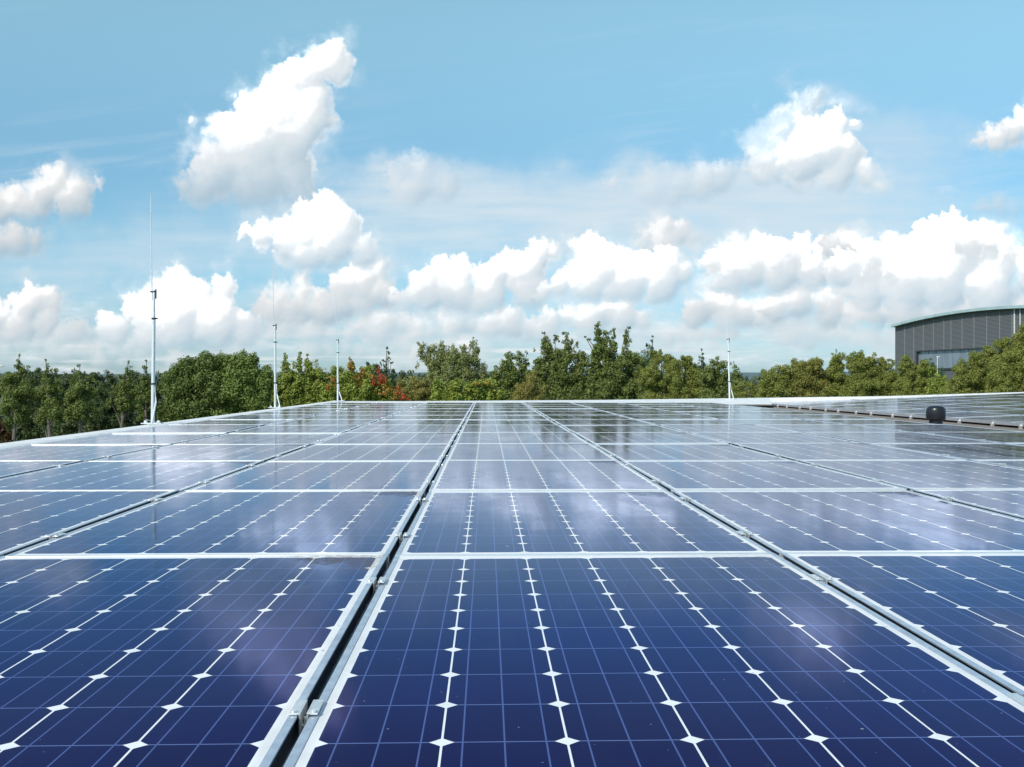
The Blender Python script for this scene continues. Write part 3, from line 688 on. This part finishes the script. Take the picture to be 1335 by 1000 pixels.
tree('street_tree', 'slim ash with twin tips, second from the left edge', 'tree', 42, [(60,469,2.2,.7),(61,476,4),(63,485,6),(72,482,4),(62,496,10),(71,504,12),(54,514,13),(69,529,15),(55,543,12),(77,545,9)], ash, 2.3, .9, trunk=64, low=False)
tree('street_tree', 'round-shouldered ash with a bare pale trunk, third from the left', 'tree', 42, [(104,477,3),(104,486,6),(95,492,6),(115,496,7),(125,496,3.5),(105,507,14),(95,519,13),(119,514,11),(108,533,15),(125,533,9),(91,540,11)], ash, 2.3, .9, trunk=105, low=False)
tree('dark_tree', 'blackish tree showing between the two leftmost ash tips', 'tree', 60, [(44,488,8),(38,500,12),(82,500,10),(58,515,16),(88,530,14),(30,530,14),(128,512,11),(-5,505,12),(118,530,12)], M['leaf_dark'], 3.2, 1.1)
tree('dark_tree', 'dark dense tree behind the ashes left of the nearest lightning rod', 'tree', 62, [(140,505,11),(150,520,13),(172,512,12),(188,520,12),(205,512,10),(165,532,13),(195,538,13),(138,530,12)], M['leaf_dark'], 2.6, 1.15)
tree('dark_tree', 'dark low tree behind the second and third ash', 'tree', 64, [(88,498,8),(100,505,11),(72,510,12),(115,518,12),(84,528,14),(106,535,13)], M['leaf_dark'], 2.6, 1.15)
tree('dark_shrub', 'blackish purple shrub behind the pale trunk of the third ash', 'shrub', 50, [(130,545,13),(118,553,12),(92,556,12),(140,556,9),(75,562,12),(122,528,10),(136,532,8)], M['leaf_dark'], 3.0, 1.2, group='shrubs beyond the roof')
tree('red_shrub', 'dark brown shrub in the bottom left corner of the tree line', 'shrub', 40, [(4,562,10),(-8,560,12),(12,570,8)], leafmat('brown_leaves', (.05,.018,.012), (.11,.04,.02)), 3.0, 1.0, group='shrubs beyond the roof')
tree('street_tree', 'open green ash just left of the nearest lightning rod', 'tree', 44, [(167,472,2.5,.7),(167,479,5),(167,489,7),(155,490,4),(163,502,12),(150,510,8),(175,510,10),(160,524,14),(144,524,7),(177,529,11)], ash, 2.3, .85, trunk=157, low=False)
tree('street_tree', 'thin ash directly behind the nearest lightning rod', 'tree', 46, [(191,470,2.5,.7),(191,480,4.5),(190,492,7),(190,503,9),(192,516,12),(190,531,12),(187,544,9),(180,520,8)], ash, 2.3, .85, trunk=190, low=False)
tree('maple_tree', 'big dark round maple between the two nearest lightning rods', 'tree', 45, [(244,484,19),(267,479,19),(224,494,16),(285,482,19),(215,504,10),(230,518,22),(262,513,26),(290,513,22),(214,538,15),(250,540,18),(280,540,18),(238,474,9)], mp, 3.1, 1.15, trunk_r=.16)
tree('maple_tree', 'dark broad maple just left of the second lightning rod', 'tree', 45, [(300,479,18),(322,479,18),(340,488,15),(348,500,12),(310,504,22),(333,514,19),(300,528,18),(348,522,12),(330,470,8)], leafmat('olive_maple_leaves', g(.045,.068,.018), g(.10,.13,.03), g(.16,.15,.03)), 3.0, 1.1, trunk_r=.16)
tree('wispy_tree', 'pale wispy treetop rising behind the dark maples', 'tree', 62, [(288,460,6,.35),(286,466,7,.5),(313,463,6,.35),(300,470,12,.6),(322,467,6,.5)], M['leaf_willow'], 2.4, .5, droop=.5)
tree('maple_tree', 'bright green maple with three pointed tops right of the second lightning rod', 'tree', 48, [(370,463,4),(371,472,7),(390,463,4),(391,474,8),(401,463,3.5),(403,476,8),(415,488,9),(377,492,13),(397,496,15),(415,507,11),(380,517,16),(403,522,14),(361,502,11),(362,520,10)], M['leaf_bright'], 2.6, 1.05, trunk_r=.14)
tree('wispy_tree', 'pale wispy treetop between the bright maple and the autumn tree', 'tree', 62, [(412,470,5,.4),(425,484,5,.4),(424,493,7,.5),(416,480,6,.4)], M['leaf_willow'], 2.4, .5, droop=.4)
tree('autumn_maple', 'green maple with red and orange patches behind the third lightning rod', 'tree', 46,
     [(441,486,10),(457,480,8),(455,499,18),(479,487,11),(479,508,18),(499,500,10),(504,514,12),(438,510,13),(522,518,8),(466,520,12),(425,512,9)], M['leaf_bright'], 2.6, 1.05, trunk_r=.13,
     extra=[([(493,482,4,.8),(497,490,6,.5),(488,498,5,.6),(487,505,5,.6),(499,495,6,.4),(519,507,6,.5),(527,515,5,.8),(532,520,3,.8)], M['leaf_red'], 'scarlet leaf clusters'), ([(457,470,4),(457,477,5,.7),(435,495,5,.7),(428,503,5,.7),(473,484,5,.7),(466,492,7,.15),(485,490,7,.2),(505,505,8,.15),(515,512,7,.2)], M['leaf_orange'], 'orange leaf clusters')])
tree('spruce_tree', 'small dark spire-shaped conifer right of the autumn tree', 'tree', 58, [(504,454,2.2),(506,460,3.6),(507,468,3),(500,471,3.2),(510,473,2.5),(497,474,2),(503,480,6),(512,484,5),(521,486,2.5),(489,478,7),(480,476,5),(506,492,9)], M['leaf_spruce'], 2.4, 1.25)
tree('olive_shrub', 'low brownish olive bushes left of the drooping willow', 'shrub', 56, [(524,500,8),(540,497,7),(555,499,8),(545,513,13),(565,505,9),(530,514,9),(562,518,10)], M['leaf_olive'], 1.8, 1.1, group='shrubs beyond the roof')
tree('willow_tree', 'airy grey-green willow with drooping branches left of the centre', 'tree', 62, [(544,447,3.5,.7),(551,450,5.5,.8),(548,460,6,.6),(563,453,7,.9),(577,450,6,.9),(560,466,10,.9),(574,467,12),(591,452,6,.7),(604,452,6,.7),(617,444,5.5,.9),(621,453,6.5,.9),(599,468,14),(618,468,8),(568,484,12),(590,487,14),(612,486,12),(544,474,4,.4),(540,482,3,.4),(585,460,8,.8),(630,478,6),(628,490,9)], M['leaf_willow'], 2.2, .85, droop=1.3, rough=1.4)
tree('maple_tree', 'low yellow-green maple under the willow in front of the centre', 'tree', 50, [(574,505,11),(594,505,12),(619,505,12),(600,518,12),(640,505,11),(650,517,10),(625,518,10),(580,518,10)], M['leaf_bright'], 3.4, 1.0, extra=[([(634,500,3.5),(622,500,2.5)], M['leaf_orange'], 'orange leaf clusters')])
tree('round_tree', 'small dark round tree right of the willow', 'tree', 60, [(664,464,7.5),(678,465,7),(657,474,9),(681,479,9),(668,484,11),(647,479,4.5),(687,460,2.5),(687,470,5),(645,490,9),(660,495,10),(672,505,12)], M['leaf_alder'], 2.8, 1.1)
tree('olive_shrub', 'brownish bush below the gap left of the twin alders', 'shrub', 54, [(689,504,14),(680,514,11),(700,514,11),(694,492,8)], M['leaf_olive'], 1.8, 1.15, group='shrubs beyond the roof')
tree('alder_tree', 'shorter broad alder, the left one of the two tallest trees', 'tree', 56, [(709,434,3),(711,443,6.5),(724,439,5),(738,437,5),(740,447,7),(752,447,4),(716,458,11),(735,463,13),(756,468,11),(704,473,11),(725,483,16),(750,488,15),(700,490,11),(740,507,17),(765,500,12),(714,507,12),(697,456,2.5),(712,450,7)], M['leaf_alder'], 2.4, 1.0, trunk_r=.13)
tree('alder_tree', 'tallest alder of the tree line, with two uneven tops', 'tree', 56, [(779,424,5),(779,434,7.5),(767,442,3.5),(763,439,2),(790,435,6),(784,449,10),(800,434,5),(815,433,5),(820,427,3),(817,442,6),(801,449,7),(775,464,10),(795,468,13),(815,464,11),(830,468,11),(780,484,14),(805,489,16),(830,489,14),(790,507,16),(820,508,14),(790,460,10)], M['leaf_alder'], 2.4, 1.0, trunk_r=.14)
tree('spruce_tree', 'tiny dark conifer tip right of the tallest alder', 'tree', 70, [(851,438,2),(850,444,3),(843,449,3),(848,453,4),(852,462,6)], M['leaf_spruce'], 2.2, 1.2)
tree('scrub_tree', 'rounded olive willow scrub right of the tallest alder', 'tree', 54, [(855,463,8),(868,468,10),(850,483,13),(880,478,12),(875,498,17),(850,508,13),(862,456,4)], M['leaf_scrub'], 1.7, 1.25)
tree('scrub_tree', 'dull green round scrub left of the far right lightning rod', 'tree', 54, [(900,477,12),(905,499,15),(893,470,7),(888,512,12),(910,485,10)], M['leaf_scrub'], 1.7, 1.25)
tree('spruce_tree', 'narrow conifer tip poking above the scrub by the far right rod', 'tree', 66, [(915,456,1.6),(915,462,2.6),(914,468,4),(917,476,6)], M['leaf_spruce'], 2.2, 1.2)
tree('alder_tree', 'dark leafy tree just left of the far right lightning rod', 'tree', 52, [(935,476,10),(924,488,12),(940,493,11),(929,507,13),(944,481,5),(941,511,10)], M['leaf_alder'], 2.4, 1.05)
tree('thin_tree', 'thin dark tree just right of the far right lightning rod', 'tree', 85, [(957,475,4,.7),(959,482,6),(962,490,7),(955,492,6)], M['leaf_alder'], 2.4, .9)
sm_ = M['leaf_scrub']
tree('scrub_bush', 'low pale scrub in the open gap before the brown field', 'shrub', 75, [(950,508,9),(965,508,8),(980,507,8),(994,508,9),(972,516,10),(956,518,9),(990,518,9)], sm_, 1.7, 1.15, group='shrubs beyond the roof')
tree('scrub_bush', 'rounded scrub at the left end of the right-hand hedge', 'shrub', 52, [(1004,489,11),(1020,485,10),(1000,503,12),(1020,503,13),(1010,515,12)], sm_, 1.7, 1.25, group='shrubs beyond the roof')
tree('scrub_bush', 'olive scrub bush with an orange-brown crest in the right-hand hedge', 'shrub', 52, [(1035,476,9),(1047,478,12),(1064,474,11),(1040,495,14),(1062,494,15),(1050,510,13)], leafmat('brown_tipped_leaves', g(.075,.085,.02), g(.14,.135,.035), g(.24,.13,.04), .7), 1.7, 1.25, group='shrubs beyond the roof')
tree('scrub_bush', 'scrub bush with a thin bare twiggy top in the right-hand hedge', 'shrub', 52, [(1090,457,3.5,.3),(1093,462,4,.3),(1087,464,4,.5),(1090,472,11),(1085,488,14),(1100,498,15),(1080,506,13)], sm_, 1.7, 1.2, group='shrubs beyond the roof')
tree('scrub_bush', 'tall rounded scrub in the middle of the right-hand hedge', 'shrub', 51, [(1112,467,10),(1121,463,7),(1134,470,10),(1119,484,16),(1140,490,13),(1120,504,15),(1145,506,12)], M['leaf_scrub'], 1.7, 1.25, group='shrubs beyond the roof')
tree('scrub_bush', 'scrub bush before the left corner of the grey hall', 'shrub', 51, [(1152,477,11),(1163,471,5),(1166,490,12),(1155,500,14),(1175,504,13)], M['leaf_scrub'], 1.7, 1.25, group='shrubs beyond the roof')
tree('scrub_bush', 'scrub bush in front of the glass band of the grey hall', 'shrub', 50, [(1183,473,10),(1198,480,11),(1185,492,14),(1205,494,12),(1195,507,13),(1175,476,6)], M['leaf_scrub'], 1.7, 1.25, group='shrubs beyond the roof')
tree('scrub_bush', 'small yellow-green bush at the foot of the white lamp post', 'shrub', 49, [(1219,488,8),(1229,496,8),(1220,503,11),(1232,508,9),(1214,480,5)], M['leaf_bright'], 2.3, 1.2, group='shrubs beyond the roof')
tree('large_bush', 'large olive tree at the right edge hiding the hall', 'tree', 44, [(1331,440,12),(1342,434,12),(1310,451,12),(1324,462,14),(1303,447,5),(1335,470,18),(1310,478,18),(1335,500,18),(1308,503,16),(1355,460,20),(1375,480,24),(1365,505,20)], sm_, 1.9, 1.25, trunk_r=.14)
tree('large_bush', 'olive tree between the white lamp post and the right edge', 'tree', 46, [(1290,461,11),(1285,453,5),(1271,470,11),(1256,481,11),(1279,484,16),(1260,499,14),(1286,504,15),(1243,503,9),(1248,492,7)], M['leaf_scrub'], 1.8, 1.25, trunk_r=.13)
tree('dark_tree', 'small dark fir standing before the glass band of the grey hall', 'tree', 110, [(1213,468,2),(1213,474,3.5),(1217,480,5),(1212,482,5)], M['leaf_spruce'], 2.0, 1.3)
# far woodland
hed = []
def band(x0, x1, ya, D, m, label, leaf=2.2, name='woodland'):
    lobes = [(x, ya + 7 + trng.uniform(-2, 2.5), trng.uniform(5, 9)) for x in np.arange(x0, x1, 9)]
    lobes += [(x, ya + 19, 9, .6) for x in np.arange(x0, x1, 12)]
    P, N, S = leaves_for(lobes, D, leaf, .8)
    o = link(bpy.data.objects.new(name, leaf_mesh(name, P, N, S, m))); props(o, label=label, kind='stuff', cat='woodland')
band(-120, 560, 484, 130, M['leaf_dark'], 'dark far woodland behind the left-hand trees')
band(955, 1260, 486, 260, leafmat('far_leaves', g(.035,.055,.03), g(.07,.085,.04), g(.12,.07,.04)), 'dim far hedge at the end of the brown field')
band(560, 960, 488, 110, M['leaf_dark'], 'dark woodland behind the central trees')

# ------------------------------------------------------------------ grey hall on the right
M['joint'] = metal('grey_joint_cover', (.25, .27, .29), .5, .0)
P0 = Vector((63.2, 164.6, 0)); ang = math.atan2(-.985, .175)
hall = empty('exhibition_hall', P0, (0, 0, ang), label='large dark grey hall with a curved roof and pale green eaves', cat='building')
def zt(s): return 13.10 + 1.15*(1 - ((s-21)/21.0)**2) if 0 <= s <= 42 else 13.1
def s_at(px):
    k = (px-667.5)/FPX; tx = (k*math.cos(YAW)+math.sin(YAW))/(math.cos(YAW)-k*math.sin(YAW))
    return (tx*P0.y - P0.x)/(.175 + .985*tx)
cl, t, b_ = mat('grey_cladding', rough=.45, metal=.0); co = t.coord('Object'); x, y, z = t.sep(co)
wv = t.m('SINE', t.m('MULTIPLY', z, 36.0)); n_ = t.noise(co, .6, 4)
t.l.new(t.mix(t.mr(wv, -1, 1), (.100, .104, .113), (.125, .130, .140)), b_.inputs['Base Color']); t.l.new(t.bump(wv, .5, .05), b_.inputs['Normal'])
teal = metal('pale_green_roof_edge', (.40, .53, .56), .45, .1, 1)
S0, S1 = 0.0, 42.0; ns = 43; DEP = 55.0
ga, gb = s_at(1197), s_at(1290); gz0, gz1 = 6.55, 9.05
b = MB(); ss = np.linspace(S0, S1, ns)
# front wall in strips, leaving the window band open
def strip(b, sa_, sb_, za, zb_, zc, zd, y0=0.0, y1=.3):
    b.poly([(sa_, y0, za), (sb_, y0, zb_), (sb_, y0, zd), (sa_, y0, zc), (sa_, y1, za), (sb_, y1, zb_), (sb_, y1, zd), (sa_, y1, zc)],
           [(0, 1, 2, 3), (4, 7, 6, 5), (0, 4, 5, 1), (3, 2, 6, 7), (0, 3, 7, 4), (1, 5, 6, 2)])
cuts = sorted(set([round(float(v), 3) for v in ss] + [round(ga, 3), round(gb, 3)]))
for a_, c_ in zip(cuts[:-1], cuts[1:]):
    inside_ = a_ >= ga-.002 and c_ <= gb+.002
    if inside_:
        strip(b, a_, c_, gz1, gz1, zt(a_), zt(c_)); strip(b, a_, c_, 0, 0, gz0, gz0)
    else: strip(b, a_, c_, 0, 0, zt(a_), zt(c_))
b.box(S0, S0+.3, .3, DEP, 0, zt(0)).box(S1-.3, S1, .3, DEP, 0, zt(42)).box(S0+.3, S1-.3, DEP-.3, DEP, 0, 13.0)
b.build('wall', cl, hall)
b = MB(); pts = []
for s in ss: pts += [(s + (0 if 0 < s < 42 else (-.12 if s == 0 else .12)), -.7, zt(s)-.10), (s, -.7, zt(s)+.28), (s, DEP, zt(s)+.28), (s, DEP, zt(s)+.02)]
fc = []
for i in range(ns-1):
    for k in range(4): fc.append((i*4+k, i*4+(k+1) % 4, (i+1)*4+(k+1) % 4, (i+1)*4+k))
fc += [(0, 1, 2, 3), tuple((ns-1)*4+k for k in (3, 2, 1, 0))]
b.poly(pts, fc).build('roof', teal, hall)
for px in (1179.6, 1191.4, 1203.8, 1217, 1230.7, 1240, 1254.5, 1270, 1286.6, 1303.5, 1319.7):
    s = s_at(px); z0 = gz1+.12 if ga-.1 < s < gb else 0
    MB().box(s-.04, s+.04, -.05, -.002, z0, zt(s)-.12).build('joint_strip', M['joint'], hall)
for px, wd in ((1323.5, .16), (1331, .1)):
    s = s_at(px); MB().box(s-wd/2, s+wd/2, -.16, -.06, 0, zt(s)-.12).build('downpipe', M['white_metal'], hall)
dk = mat('dark_trim', (.03, .035, .045), .4)[0]
MB().box(ga-.25, gb, -.25, -.003, gz1-.02, gz1+.12).box(ga-.25, ga, -.25, -.003, gz0-.3, gz1-.02).box(ga, gb, -.2, -.003, gz0-.25, gz0-.02).build('window_surround', dk, hall)
gm, t, b_ = mat('hall_glazing', (.30, .36, .42), .08); b_.inputs['Metallic'].default_value = .35
t.l.new(t.mix(t.noise(t.vm('MULTIPLY', t.coord('Object'), (1, 1, .15)), 1.3, 3), (.12, .16, .21), (.33, .39, .45)), b_.inputs['Base Color'])
win = MB().box(ga+.01, gb-.01, .12, .18, gz0+.01, gz1-.03).build('window_band', gm, hall)
for s in np.arange(ga+.6, gb, 1.9):
    o = MB().box(s-.03, s+.03, .07, .115, gz0+.01, gz1-.03).build('mullion', M['joint'], win)

# ------------------------------------------------------------------ street lamps
def lamp(px, D, ytop, headdir, label, hl=.55, pr=1.0):
    p = ray(px, ytop, D); H = p.z
    e = empty('street_lamp', (p.x, p.y, 0), label=label, cat='street lamp')
    MB().tube([(0, 0, 0), (0, 0, 1.2), (0, 0, H-.08)], [.09*pr, .075*pr, .05*pr], 12).build('post', M['white_metal'], e, smooth=True)
    h = MB().lathe([(.001, -.02), (.07, -.02), (.10, .0), (.095, .06), (.05, .09), (.001, .095)], 16).build('lamp_head', M['white_metal'], e, smooth=True)
    h.scale = (hl/.2, 1.0, .9); h.location = (headdir*hl*.45, 0, H-.09); return e
lamp(1222, 100, 464.5, .5, 'white street lamp rising from the yellow-green bush before the hall', .34, .6)
lamp(-12, 50, 475.5, 1.0, 'street lamp whose white head enters at the far left edge above the ash trees', .66)
